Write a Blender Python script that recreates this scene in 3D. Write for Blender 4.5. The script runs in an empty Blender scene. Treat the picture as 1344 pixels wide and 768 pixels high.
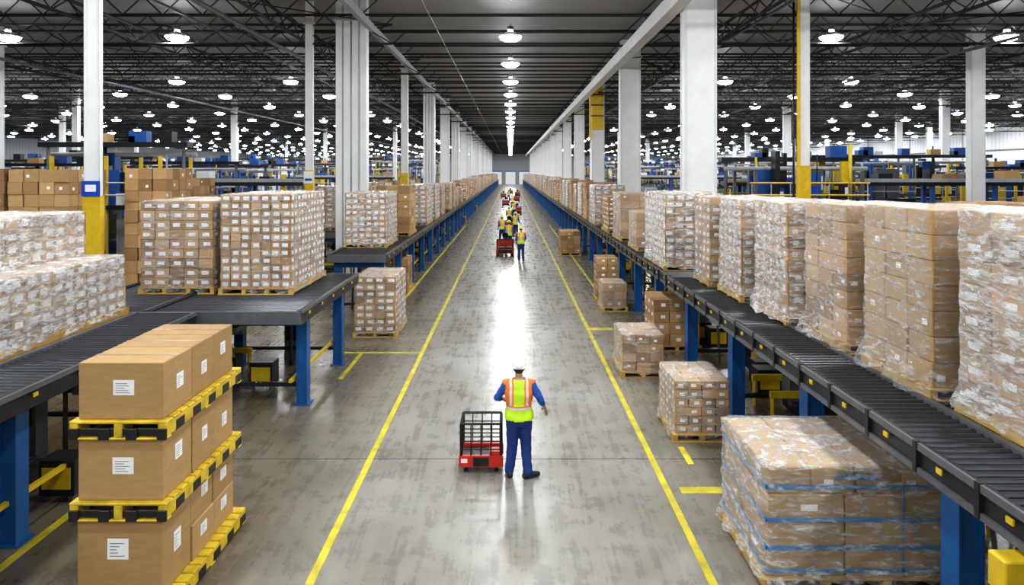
import bpy, bmesh, math, random
from mathutils import Vector, Matrix, noise
random.seed(7)
R = random.random
U = random.uniform
scene = bpy.context.scene
COL = scene.collection

# ------------------------------------------------------------------ materials
def new_mat(name):
    m = bpy.data.materials.new(name); m.use_nodes = True
    nt = m.node_tree
    return m, nt, nt.nodes, nt.links, nt.nodes['Principled BSDF']

def simple(name, col, rough=0.5, metal=0.0, var=0.12, scale=6.0, bump=0.0):
    m, nt, N, L, B = new_mat(name)
    tc = N.new('ShaderNodeTexCoord'); nz = N.new('ShaderNodeTexNoise')
    nz.inputs['Scale'].default_value = scale; nz.inputs['Detail'].default_value = 4
    L.new(tc.outputs['Object'], nz.inputs['Vector'])
    rp = N.new('ShaderNodeValToRGB')
    rp.color_ramp.elements[0].position = 0.3; rp.color_ramp.elements[1].position = 0.7
    rp.color_ramp.elements[0].color = (*[c*(1-var) for c in col], 1)
    rp.color_ramp.elements[1].color = (*[min(1, c*(1+var)) for c in col], 1)
    L.new(nz.outputs['Fac'], rp.inputs['Fac']); L.new(rp.outputs['Color'], B.inputs['Base Color'])
    B.inputs['Roughness'].default_value = rough; B.inputs['Metallic'].default_value = metal
    if bump:
        bp = N.new('ShaderNodeBump'); bp.inputs['Strength'].default_value = bump
        L.new(nz.outputs['Fac'], bp.inputs['Height']); L.new(bp.outputs['Normal'], B.inputs['Normal'])
    return m

def rnd_mat(name, c0, c1, rough=0.75):
    m, nt, N, L, B = new_mat(name)
    at = N.new('ShaderNodeAttribute'); at.attribute_name = 'rnd'
    rp = N.new('ShaderNodeValToRGB')
    rp.color_ramp.elements[0].color = (*c0, 1); rp.color_ramp.elements[1].color = (*c1, 1)
    L.new(at.outputs['Fac'], rp.inputs['Fac'])
    tc = N.new('ShaderNodeTexCoord'); mp = N.new('ShaderNodeMapping'); mp.inputs['Scale'].default_value = (3, 3, 14)
    nz = N.new('ShaderNodeTexNoise'); nz.inputs['Scale'].default_value = 2.0; nz.inputs['Detail'].default_value = 5
    L.new(tc.outputs['Object'], mp.inputs['Vector']); L.new(mp.outputs['Vector'], nz.inputs['Vector'])
    mx = N.new('ShaderNodeMix'); mx.data_type = 'RGBA'; mx.blend_type = 'MULTIPLY'
    mr = N.new('ShaderNodeMapRange'); mr.inputs['To Min'].default_value = 0.78; mr.inputs['To Max'].default_value = 1.15
    L.new(nz.outputs['Fac'], mr.inputs['Value'])
    mx.inputs['Factor'].default_value = 1.0
    L.new(rp.outputs['Color'], mx.inputs['A']); L.new(mr.outputs['Result'], mx.inputs['B'])
    L.new(mx.outputs['Result'], B.inputs['Base Color']); B.inputs['Roughness'].default_value = rough
    return m

def wrap_mat(name, lo, hi, a=0.5, c=0.66):
    m, nt, N, L, B = new_mat(name)
    B.inputs['Base Color'].default_value = (0.92, 0.94, 0.97, 1); B.inputs['Roughness'].default_value = 0.09
    B.inputs['Specular IOR Level'].default_value = 1.0
    tc = N.new('ShaderNodeTexCoord'); mp = N.new('ShaderNodeMapping')
    mp.inputs['Scale'].default_value = (2.0, 2.0, 7.0); mp.inputs['Rotation'].default_value = (0.3, 0.35, 0)
    nz = N.new('ShaderNodeTexNoise'); nz.inputs['Scale'].default_value = 2.4; nz.inputs['Detail'].default_value = 9
    nz.inputs['Distortion'].default_value = 0.6; nz.inputs['Roughness'].default_value = 0.72
    L.new(tc.outputs['Object'], mp.inputs['Vector']); L.new(mp.outputs['Vector'], nz.inputs['Vector'])
    mr = N.new('ShaderNodeMapRange'); mr.inputs['From Min'].default_value = a; mr.inputs['From Max'].default_value = c
    mr.inputs['To Min'].default_value = lo; mr.inputs['To Max'].default_value = hi
    L.new(nz.outputs['Fac'], mr.inputs['Value'])
    n2 = N.new('ShaderNodeTexNoise'); n2.inputs['Scale'].default_value = 5.0; n2.inputs['Detail'].default_value = 3
    n2.inputs['Distortion'].default_value = 2.5; L.new(mp.outputs['Vector'], n2.inputs['Vector'])
    bp = N.new('ShaderNodeBump'); bp.inputs['Strength'].default_value = 0.5; bp.inputs['Distance'].default_value = 0.03
    L.new(nz.outputs['Fac'], bp.inputs['Height'])
    b2 = N.new('ShaderNodeBump'); b2.inputs['Strength'].default_value = 0.7; b2.inputs['Distance'].default_value = 0.03
    L.new(n2.outputs['Fac'], b2.inputs['Height']); L.new(bp.outputs['Normal'], b2.inputs['Normal'])
    L.new(b2.outputs['Normal'], B.inputs['Normal'])
    lw = N.new('ShaderNodeLayerWeight'); lw.inputs['Blend'].default_value = .3; L.new(b2.outputs['Normal'], lw.inputs['Normal'])
    ad = N.new('ShaderNodeMath'); ad.operation = 'MULTIPLY_ADD'; ad.inputs[1].default_value = .4; ad.use_clamp = True
    L.new(lw.outputs['Facing'], ad.inputs[0]); L.new(mr.outputs['Result'], ad.inputs[2])
    tr = N.new('ShaderNodeBsdfTransparent'); ms = N.new('ShaderNodeMixShader')
    L.new(ad.outputs[0], ms.inputs['Fac']); L.new(tr.outputs[0], ms.inputs[1]); L.new(B.outputs[0], ms.inputs[2])
    L.new(ms.outputs[0], N['Material Output'].inputs['Surface'])
    return m

def emit(name, col, s):
    m, nt, N, L, B = new_mat(name)
    B.inputs['Base Color'].default_value = (*col, 1)
    B.inputs['Emission Color'].default_value = (*col, 1); B.inputs['Emission Strength'].default_value = s
    return m

M = {}
M['card'] = rnd_mat('cardboard', (0.30, 0.175, 0.075), (0.61, 0.39, 0.185))
M['card_big'] = rnd_mat('cardboard_carton', (0.40, 0.25, 0.105), (0.53, 0.345, 0.155))
M['seam'] = simple('carton_seam', (0.13, 0.07, 0.03), 0.8)
M['tape'] = simple('packing_tape', (0.46, 0.30, 0.15), 0.3)
M['label'] = simple('paper_label', (0.92, 0.93, 0.95), 0.5, var=0.03)
M['ink'] = simple('label_ink', (0.08, 0.08, 0.08), 0.6)
M['wood'] = rnd_mat('pallet_wood', (0.42, 0.25, 0.07), (0.68, 0.46, 0.13))
M['haz_y'] = simple('hazard_yellow', (0.68, 0.48, 0.03), 0.5, var=.25)
M['haz_b'] = simple('hazard_black', (0.02, 0.02, 0.02), 0.5)
M['wrap'] = wrap_mat('stretch_film_clear', 0.02, 0.66, 0.47, 0.72)
M['wrapw'] = wrap_mat('stretch_film_dense', 0.07, 0.86, 0.45, 0.66)
M['blue_tape'] = simple('blue_strapping', (0.02, 0.25, 0.60), 0.35)
M['white'] = simple('white_paint', (0.86, 0.87, 0.88), 0.45, var=0.05, scale=1.5)
M['white2'] = simple('white_steel', (0.74, 0.75, 0.77), 0.5, var=0.06, scale=1.5)
M['yellow'] = simple('safety_yellow', (0.72, 0.50, 0.02), 0.45)
M['line'] = simple('floor_line_yellow', (0.64, 0.55, 0.04), 0.45, var=0.35, scale=3)
M['blue'] = simple('conveyor_blue', (0.012, 0.11, 0.33), 0.4)
M['blue_m'] = simple('machine_blue', (0.02, 0.10, 0.36), 0.45)
M['sign'] = simple('sign_blue', (0.01, 0.08, 0.5), 0.4)
M['dark'] = simple('dark_steel', (0.028, 0.03, 0.034), 0.4, 0.3)
M['roller'] = simple('roller_steel', (0.07, 0.075, 0.085), 0.3, 0.6)
M['grey'] = simple('grey_steel', (0.16, 0.17, 0.19), 0.4, 0.4)
M['lgrey'] = simple('light_grey_panel', (0.42, 0.44, 0.47), 0.5)
M['truss'] = simple('truss_steel', (0.03, 0.032, 0.035), 0.6)
M['red'] = simple('red_paint', (0.55, 0.035, 0.02), 0.4)
M['rubber'] = simple('black_rubber', (0.015, 0.015, 0.015), 0.6)
M['orange_m'] = simple('orange_guard', (0.75, 0.22, 0.02), 0.5)
M['lamp'] = emit('lamp_lens', (0.96, 0.985, 1.0), 105.0)
M['green'] = simple('green_panel', (0.05, 0.3, 0.12), 0.5)
M['skin'] = simple('skin', (0.50, 0.27, 0.17), 0.5, var=0.05)
M['shirt'] = simple('blue_shirt', (0.02, 0.10, 0.42), 0.8, bump=0.3, scale=14)
M['trousers'] = simple('blue_trousers', (0.015, 0.045, 0.20), 0.8, bump=0.4, scale=12)
M['lime'] = simple('hi_vis_lime', (0.60, 0.92, 0.03), 0.6, var=0.1)
M['orange'] = simple('hi_vis_orange', (0.95, 0.22, 0.04), 0.6, var=0.06)
M['silver'] = simple('reflective_tape', (0.72, 0.74, 0.70), 0.35, var=0.05)
M['hair'] = simple('dark_hair', (0.03, 0.02, 0.015), 0.7)
M['helmet'] = simple('helmet_white', (0.85, 0.85, 0.85), 0.25, var=0.02)
M['helmet_y'] = simple('helmet_yellow', (0.75, 0.75, 0.06), 0.3, var=0.02)
M['shoe'] = simple('black_shoe', (0.015, 0.015, 0.018), 0.45)

def floor_material():
    m, nt, N, L, B = new_mat('polished_concrete')
    tc = N.new('ShaderNodeTexCoord')
    n1 = N.new('ShaderNodeTexNoise'); n1.inputs['Scale'].default_value = 0.4; n1.inputs['Detail'].default_value = 9; n1.inputs['Roughness'].default_value = .6
    n2 = N.new('ShaderNodeTexNoise'); n2.inputs['Scale'].default_value = 2.2; n2.inputs['Detail'].default_value = 10; n2.inputs['Roughness'].default_value = 0.72
    L.new(tc.outputs['Object'], n1.inputs['Vector']); L.new(tc.outputs['Object'], n2.inputs['Vector'])
    mp = N.new('ShaderNodeMapping'); mp.inputs['Scale'].default_value = (5.0, 0.35, 1); L.new(tc.outputs['Object'], mp.inputs['Vector'])
    n3 = N.new('ShaderNodeTexNoise'); n3.inputs['Scale'].default_value = 1.4; n3.inputs['Detail'].default_value = 8; n3.inputs['Roughness'].default_value = .7
    n3.inputs['Distortion'].default_value = .5
    L.new(mp.outputs['Vector'], n3.inputs['Vector'])
    r1 = N.new('ShaderNodeValToRGB')
    r1.color_ramp.elements[0].position = 0.32; r1.color_ramp.elements[0].color = (0.255, 0.24, 0.20, 1)
    r1.color_ramp.elements[1].position = 0.68; r1.color_ramp.elements[1].color = (0.42, 0.41, 0.385, 1)
    L.new(n1.outputs['Fac'], r1.inputs['Fac'])
    def rng(src, a, c, lo, hi):
        r = N.new('ShaderNodeMapRange'); r.inputs['From Min'].default_value = a; r.inputs['From Max'].default_value = c
        r.inputs['To Min'].default_value = lo; r.inputs['To Max'].default_value = hi; L.new(src, r.inputs['Value']); return r.outputs['Result']
    def mul(a, c, f=None, col=None):
        x = N.new('ShaderNodeMix'); x.data_type = 'RGBA'; x.blend_type = 'MULTIPLY'; x.inputs['Factor'].default_value = 1
        L.new(a, x.inputs['A'])
        if c is not None: L.new(c, x.inputs['B'])
        if col: x.inputs['B'].default_value = col
        if f is not None: L.new(f, x.inputs['Factor'])
        return x.outputs['Result']
    c = mul(r1.outputs['Color'], rng(n2.outputs['Fac'], .25, .75, .72, 1.14))
    c = mul(c, rng(n3.outputs['Fac'], .35, .65, .84, 1.06))
    # dark scuffs
    c = mul(c, None, rng(n3.outputs['Fac'], .62, .74, 0, .5), (.35, .30, .24, 1))
    # oil-brown blotches and painted-in conveyor shade plus darker unpolished zones beside the travel aisle
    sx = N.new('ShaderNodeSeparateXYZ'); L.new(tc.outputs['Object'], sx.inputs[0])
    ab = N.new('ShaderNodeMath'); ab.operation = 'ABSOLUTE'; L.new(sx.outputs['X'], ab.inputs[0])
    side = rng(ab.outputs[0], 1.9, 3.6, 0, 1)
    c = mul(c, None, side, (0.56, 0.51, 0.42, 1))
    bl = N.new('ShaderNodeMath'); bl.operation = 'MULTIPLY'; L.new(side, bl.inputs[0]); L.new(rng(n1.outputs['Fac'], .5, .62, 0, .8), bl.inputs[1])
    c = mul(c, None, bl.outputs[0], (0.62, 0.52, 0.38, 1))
    L.new(c, B.inputs['Base Color'])
    ra = N.new('ShaderNodeMath'); ra.operation = 'ADD'
    L.new(rng(n2.outputs['Fac'], .25, .75, .16, .34), ra.inputs[0]); L.new(rng(n3.outputs['Fac'], .3, .7, -.02, .10), ra.inputs[1])
    L.new(ra.outputs[0], B.inputs['Roughness'])
    bp = N.new('ShaderNodeBump'); bp.inputs['Strength'].default_value = 0.05; bp.inputs['Distance'].default_value = 0.01
    L.new(n2.outputs['Fac'], bp.inputs['Height']); L.new(bp.outputs['Normal'], B.inputs['Normal'])
    B.inputs['Specular IOR Level'].default_value = 0.5
    return m
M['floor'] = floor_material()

def striped(name, ca, cb, scale, axis, rough=0.6):
    m, nt, N, L, B = new_mat(name)
    tc = N.new('ShaderNodeTexCoord'); w = N.new('ShaderNodeTexWave'); w.bands_direction = axis
    w.inputs['Scale'].default_value = scale
    L.new(tc.outputs['Object'], w.inputs['Vector'])
    rp = N.new('ShaderNodeValToRGB'); rp.color_ramp.elements[0].color = (*ca, 1); rp.color_ramp.elements[1].color = (*cb, 1)
    L.new(w.outputs['Fac'], rp.inputs['Fac']); L.new(rp.outputs['Color'], B.inputs['Base Color'])
    B.inputs['Roughness'].default_value = rough
    bp = N.new('ShaderNodeBump'); bp.inputs['Strength'].default_value = 0.5; L.new(w.outputs['Fac'], bp.inputs['Height'])
    L.new(bp.outputs['Normal'], B.inputs['Normal'])
    return m
M['deck'] = striped('roof_deck', (0.25, 0.255, 0.26), (0.37, 0.375, 0.38), 1.0, 'Y')
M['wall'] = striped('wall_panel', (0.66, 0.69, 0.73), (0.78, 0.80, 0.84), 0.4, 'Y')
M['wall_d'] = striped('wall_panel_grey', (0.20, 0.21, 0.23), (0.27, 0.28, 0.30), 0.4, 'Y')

# ------------------------------------------------------------------ mesh builder
class MB:
    def __init__(s):
        s.v = []; s.f = []; s.m = []; s.r = []; s.mats = []; s.sm = []
    def mi(s, k):
        if k not in s.mats: s.mats.append(k)
        return s.mats.index(k)
    def face(s, idx, k, r=0.5, sm=False):
        s.f.append(idx); s.m.append(s.mi(k)); s.r.append(r); s.sm.append(sm)
    def box(s, x0, x1, y0, y1, z0, z1, k, r=None):
        if r is None: r = R()
        b = len(s.v)
        s.v += [(x0,y0,z0),(x1,y0,z0),(x1,y1,z0),(x0,y1,z0),(x0,y0,z1),(x1,y0,z1),(x1,y1,z1),(x0,y1,z1)]
        for q in ((0,3,2,1),(4,5,6,7),(0,1,5,4),(1,2,6,5),(2,3,7,6),(3,0,4,7)):
            s.face([b+i for i in q], k, r)
    def quad(s, pts, k, r=0.5):
        b = len(s.v); s.v += [tuple(p) for p in pts]; s.face([b, b+1, b+2, b+3], k, r)
    def cyl(s, p0, p1, r, k, n=8, r2=None, caps=True, sm=True):
        p0 = Vector(p0); p1 = Vector(p1); d = p1-p0
        if d.length < 1e-6: return
        d.normalize()
        a = d.orthogonal().normalized(); c = d.cross(a)
        r2 = r if r2 is None else r2
        b = len(s.v); off = math.pi/n
        for (p, rr) in ((p0, r), (p1, r2)):
            for i in range(n):
                t = 2*math.pi*i/n+off
                s.v.append(tuple(p + a*math.cos(t)*rr + c*math.sin(t)*rr))
        rv = R()
        for i in range(n):
            j = (i+1) % n
            s.face([b+i, b+j, b+n+j, b+n+i], k, rv, sm and n > 5)
        if caps:
            s.face([b+i for i in reversed(range(n))], k, rv); s.face([b+n+i for i in range(n)], k, rv)
    def bar(s, p0, p1, w, k, caps=True):
        s.cyl(p0, p1, w*0.7071, k, 4, caps=caps, sm=False)
    def mesh(s, name):
        me = bpy.data.meshes.new(name)
        me.from_pydata(s.v, [], s.f)
        for k in s.mats: me.materials.append(M[k])
        me.polygons.foreach_set('material_index', s.m)
        me.polygons.foreach_set('use_smooth', s.sm)
        at = me.attributes.new('rnd', 'FLOAT', 'FACE'); at.data.foreach_set('value', s.r)
        me.update(); return me
    def obj(s, name, loc=(0,0,0), parent=None, rz=0, bevel=0):
        o = bpy.data.objects.new(name, s.mesh(name)); COL.objects.link(o)
        o.location = loc; o.rotation_euler = (0, 0, rz)
        if parent: o.parent = parent
        if bevel:
            b = o.modifiers.new('bevel', 'BEVEL'); b.width = bevel; b.segments = 1; b.limit_method = 'ANGLE'
        return o

def dup(o, loc, rz=0, name=None):
    c = o.copy(); COL.objects.link(c); c.location = loc; c.rotation_euler = (0, 0, rz)
    if name: c.name = name
    for ch in o.children:
        d = ch.copy(); COL.objects.link(d); d.parent = c
    return c

# ------------------------------------------------------------------ room
YB, YF, XL, XR, ZC = 250.0, -22.0, -90.0, 70.0, 11.9
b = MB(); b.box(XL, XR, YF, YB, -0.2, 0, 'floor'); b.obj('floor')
b = MB(); b.box(XL, XR, YF, YB, ZC, ZC+0.2, 'deck'); b.obj('ceiling')
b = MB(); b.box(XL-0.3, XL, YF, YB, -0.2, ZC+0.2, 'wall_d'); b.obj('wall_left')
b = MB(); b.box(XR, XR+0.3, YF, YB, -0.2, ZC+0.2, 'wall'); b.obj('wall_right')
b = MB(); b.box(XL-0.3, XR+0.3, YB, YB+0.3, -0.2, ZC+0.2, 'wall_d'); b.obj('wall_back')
b = MB(); b.box(XL-0.3, XR+0.3, YF-0.3, YF, -0.2, ZC+0.2, 'wall'); b.obj('wall_front')
b = MB()
for z in (3.2, 7.6):
    b.box(XR-0.06, XR, YF, YB, z, z+0.25, 'grey')
for y in range(-20, 250, 14):
    b.box(XR-0.1, XR, y, y+0.3, 0, ZC, 'lgrey')
b.obj('trim_1')

# floor markings
b = MB(); h = 0.004
b.box(-2.34, -2.24, -5, 240, 0, h, 'line'); b.box(2.26, 2.36, -5, 240, 0, h, 'line')
b.box(-6.1, -5.98, -5, 12.5, 0, h, 'line')
b.box(-4.6, -2.34, 17.7, 17.82, 0, h, 'line'); b.box(-3.9, -3.8, 15.5, 17.7, 0, h, 'line')
b.box(-3.95, -3.85, 24, 60, 0, h, 'line'); b.box(3.35, 3.45, 26, 60, 0, h, 'line')
b.box(2.36, 3.05, 20.3, 20.6, 0, h, 'line'); b.box(2.5, 3.25, 10.0, 10.2, 0, h, 'line')
b.box(2.85, 2.95, 11.0, 11.7, 0, h, 'line')
b.obj('floor_marking')
b = MB()
for y in [1.8+9.4*i for i in range(26)]:
    b.box(-60, 60, y, y+0.018, 0, 0.002, 'dark')
for x in (-6.4, 6.4):
    b.box(x, x+0.02, 0, 240, 0, 0.002, 'dark')
b.obj('floor_expansion_joint')

# ------------------------------------------------------------------ roof structure
b = MB(); z0, z1 = 11.0, 11.75
for z in (z0, z1):
    b.bar((XL, 0, z), (XR, 0, z), 0.08, 'truss')
x = XL; k = 0
while x < XR-0.8:
    a, c = (z0, z1) if k % 2 else (z1, z0)
    if not -5.6 < x < 4.8:
        b.cyl((x, 0, a), (x+0.8, 0, c), 0.03, 'truss', 3, caps=False, sm=False)
    x += 0.8; k += 1
o = b.obj('roof_joist', (0, -20, 0))
ar = o.modifiers.new('array', 'ARRAY'); ar.use_relative_offset = False; ar.use_constant_offset = True
ar.constant_offset_displace = (0, 3.4, 0); ar.count = 79
b = MB()
for X in (-72, -60, -49, -38, -27, -16, -9, 9, 16, 27, 38, 49, 60):
    for z in (10.35, 10.9):
        b.bar((X, YF, z), (X, YB, z), 0.10, 'truss')
    y = YF; k = 0
    while y < YB-0.9:
        a, c = (10.35, 10.9) if k % 2 else (10.9, 10.35)
        b.cyl((X, y, a), (X, y+0.9, c), 0.03, 'truss', 3, caps=False, sm=False); y += 0.9; k += 1
for y in range(20, 240, 9):
    for X in range(-82, 66, 11):
        if abs(X+5) < 8: continue
        for q in range(4):
            xa, xm, xc = X+q*2.75, X+q*2.75+1.375, X+q*2.75+2.75
            b.cyl((xa, y, 10.1), (xm, y, 10.9), 0.028, 'truss', 3, caps=False, sm=False)
            b.cyl((xm, y, 10.9), (xc, y, 10.1), 0.028, 'truss', 3, caps=False, sm=False)
        b.bar((X, y, 10.1), (X+11, y, 10.1), 0.07, 'truss'); b.bar((X, y, 10.9), (X+11, y, 10.9), 0.07, 'truss')
        if (X//11+y//9) % 2 == 0:
            b.cyl((X, y, 10.9), (X+11, y+9, 10.9), 0.03, 'truss', 3, caps=False, sm=False)
        else:
            b.cyl((X+11, y, 10.9), (X, y+9, 10.9), 0.03, 'truss', 3, caps=False, sm=False)
b.obj('roof_girder')
b = MB()
b.box(5.5, 5.95, 6, YB, 10.3, 10.85, 'white')
b.obj('roof_beam')
b = MB(); b.box(-5.95, -5.75, 6, YB, 10.6, 10.9, 'lgrey'); b.obj('roof_beam')
b = MB()
for X, z, r in ((-9.8, 10.0, 0.09), (-12.6, 10.75, 0.05), (10.0, 10.75, 0.06), (-3.2, 10.85, 0.025), (20, 10.0, 0.08), (-24, 10.0, 0.08)):
    b.cyl((X, YF, z), (X, YB, z), r, 'grey', 6, caps=False)
for y in range(8, 240, 12):
    b.cyl((XL, y+.5, 10.8), (-6.2, y+.5, 10.8), 0.045, 'grey', 6, caps=False)
    b.cyl((6.2, y+.5, 10.8), (XR, y+.5, 10.8), 0.045, 'grey', 6, caps=False)
b.obj('ceiling_pipe')

b = MB()
def lamp(x, y, z=10.45):
    n = 12
    prof = [(0.0, -.19), (.26, -.17), (.42, -.10), (.48, 0.0), (.36, .10), (.18, .20)]
    base = len(b.v)
    for (rr, dz) in prof[1:]:
        for i in range(n):
            t = 2*math.pi*i/n; b.v.append((x+rr*math.cos(t), y+rr*math.sin(t), z+dz))
    b.face([base+i for i in reversed(range(n))], 'lamp')
    for j in range(len(prof)-2):
        for i in range(n):
            i2 = (i+1) % n; b.face([base+j*n+i, base+j*n+i2, base+(j+1)*n+i2, base+(j+1)*n+i], 'lamp' if j < 2 else 'white2')
    b.cyl((x, y, z+0.18), (x, y, z+0.44), 0.13, 'grey', 6)
    b.bar((x, y, z+0.4), (x, y, 11.0), 0.03, 'grey', caps=False)
y = 7.4
while y < 245:
    lamp(0, y); y += 7.3
for i, X in enumerate([-14, -21.5, -29, -36.5, -44, -51.5, -59, -66.5, -74, -81.5, 14, 21.5, 29, 36.5, 44, 51.5, 59, 66]):
    y = 29.3 + (0 if abs(X) < 25 or i % 2 else 7)
    while y < 245:
        if abs(X) < 25+y*.55: lamp(X+U(-.3, .3), y)
        y += 14.6 if y < 40 else 8.5
for X in (-15, -7.4, 7.4, 15):  # added out-of-view fill fixtures, packed around the camera to light the foreground
    for y in (-12, -4, 3, 10, 17):
        lamp(X, y)
for y in (-12, -4): lamp(0, y)
b.obj('high_bay_and_fill_lights')

# ------------------------------------------------------------------ columns
colpos = []
def column(x, y, w, d=None, yellow=0, ytop=0, twin=False):
    d = d or w; b = MB(); colpos.append((x, y))
    if twin:
        g = w*0.03
        for s in (-1, 1):
            c = s*(w/4+g/2); hw = w/4-g/2
            b.box(c-hw, c+hw, -d/2, d/2, 0, ZC, 'white')
            b.box(c-hw*0.12, c+hw*0.12, -d/2-0.02, -d/2, 0.3, ZC, 'lgrey')
    else:
        t = w*0.08
        b.box(-w/2+t*0.4, w/2-t*0.4, -d/2+t*0.4, d/2-t*0.4, 0, ZC, 'white')
        for sx in (-1, 1):
            for sy in (-1, 1):
                cx, cy = sx*(w/2-t/2), sy*(d/2-t/2)
                b.box(cx-t/2, cx+t/2, cy-t/2, cy+t/2, 0, ZC, 'white2')
    b.box(-w/2-0.1, w/2+0.1, -d/2-0.1, d/2+0.1, 0, 0.03, 'grey')
    b.box(-w/2-0.08, w/2+0.08, -d/2-0.08, d/2+0.08, 10.9, 11.0, 'white2')
    if yellow: b.box(-w/2-0.02, w/2+0.02, -d/2-0.02, d/2+0.02, 0, yellow, 'yellow')
    return b.obj('steel_column', (x, y, 0))
hoistcol = None
for i in range(15):
    c_ = column(6.55, 23.9+13.8*i, 1.12 if i < 2 else 0.95, 0.6)
    if i == 2: hoistcol = c_
column(-6.57, 28.5, 1.26, 0.5, twin=True)
column(-6.4, 41.5, 0.4, 0.4, yellow=4.6)
for i in range(14):
    column(-6.45, 54.5+13*i, 0.9, 0.6, twin=(i % 2 == 0))
sc1 = column(-10.95, 18, 0.42, .14, yellow=4.05)
sc2 = column(-8.5, 29, 0.32, .2, yellow=4.75)
sc3 = column(10.25, 24, 0.36, .25, yellow=4.9)
for x, y in ((-25.5, 34), (-27, 67), (-16, 95), (-27, 100), (-38, 60), (-38, 95), (-49, 75), (-60, 110), (-38, 130), (-16, 130),
             (23.4, 34.5), (47, 83), (27, 67), (27, 100), (38, 60), (38, 110), (58, 95), (16, 100), (16, 135), (27, 135), (60, 130), (49, 150), (-49, 150)):
    column(x, y, 0.5 if x < 0 else 0.7, .45, yellow=2.5)
b = MB(); b.box(-0.24, 0.24, -0.02, 0, 0, 0.4, 'sign'); b.box(-0.14, 0.14, -0.025, -0.02, 0.12, 0.3, 'label')
b.obj('column_sign', (0, -.1, 4.05), parent=sc1)
b = MB(); b.box(-0.2, 0.2, -0.02, 0, 0, 0.5, 'label'); b.box(-0.15, 0.15, -0.025, -0.02, 0.1, 0.2, 'sign')
b.obj('column_sign', (0, -.13, 4.2), parent=sc2)
b = MB()
b.box(-0.32, -0.22, -0.3, -0.2, 0, 10.6, 'yellow'); b.cyl((-0.38, -0.1, 0), (-0.38, -0.1, 10.6), 0.04, 'dark', 6)
b.obj('utility_riser', (0, 0, 0), parent=sc3)
b = MB()
b.box(-0.5, 0.35, -0.45, -0.38, 7.8, 11, 'yellow'); b.bar((-0.6, -0.42, 7), (-0.6, -0.42, 11), 0.12, 'yellow')
for z in (8.8, 9.6, 10.4): b.box(-0.55, 0.4, -0.5, -0.45, z, z+0.08, 'haz_b')
b.obj('hoist_panel', (0, 0, 0), parent=hoistcol)

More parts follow.
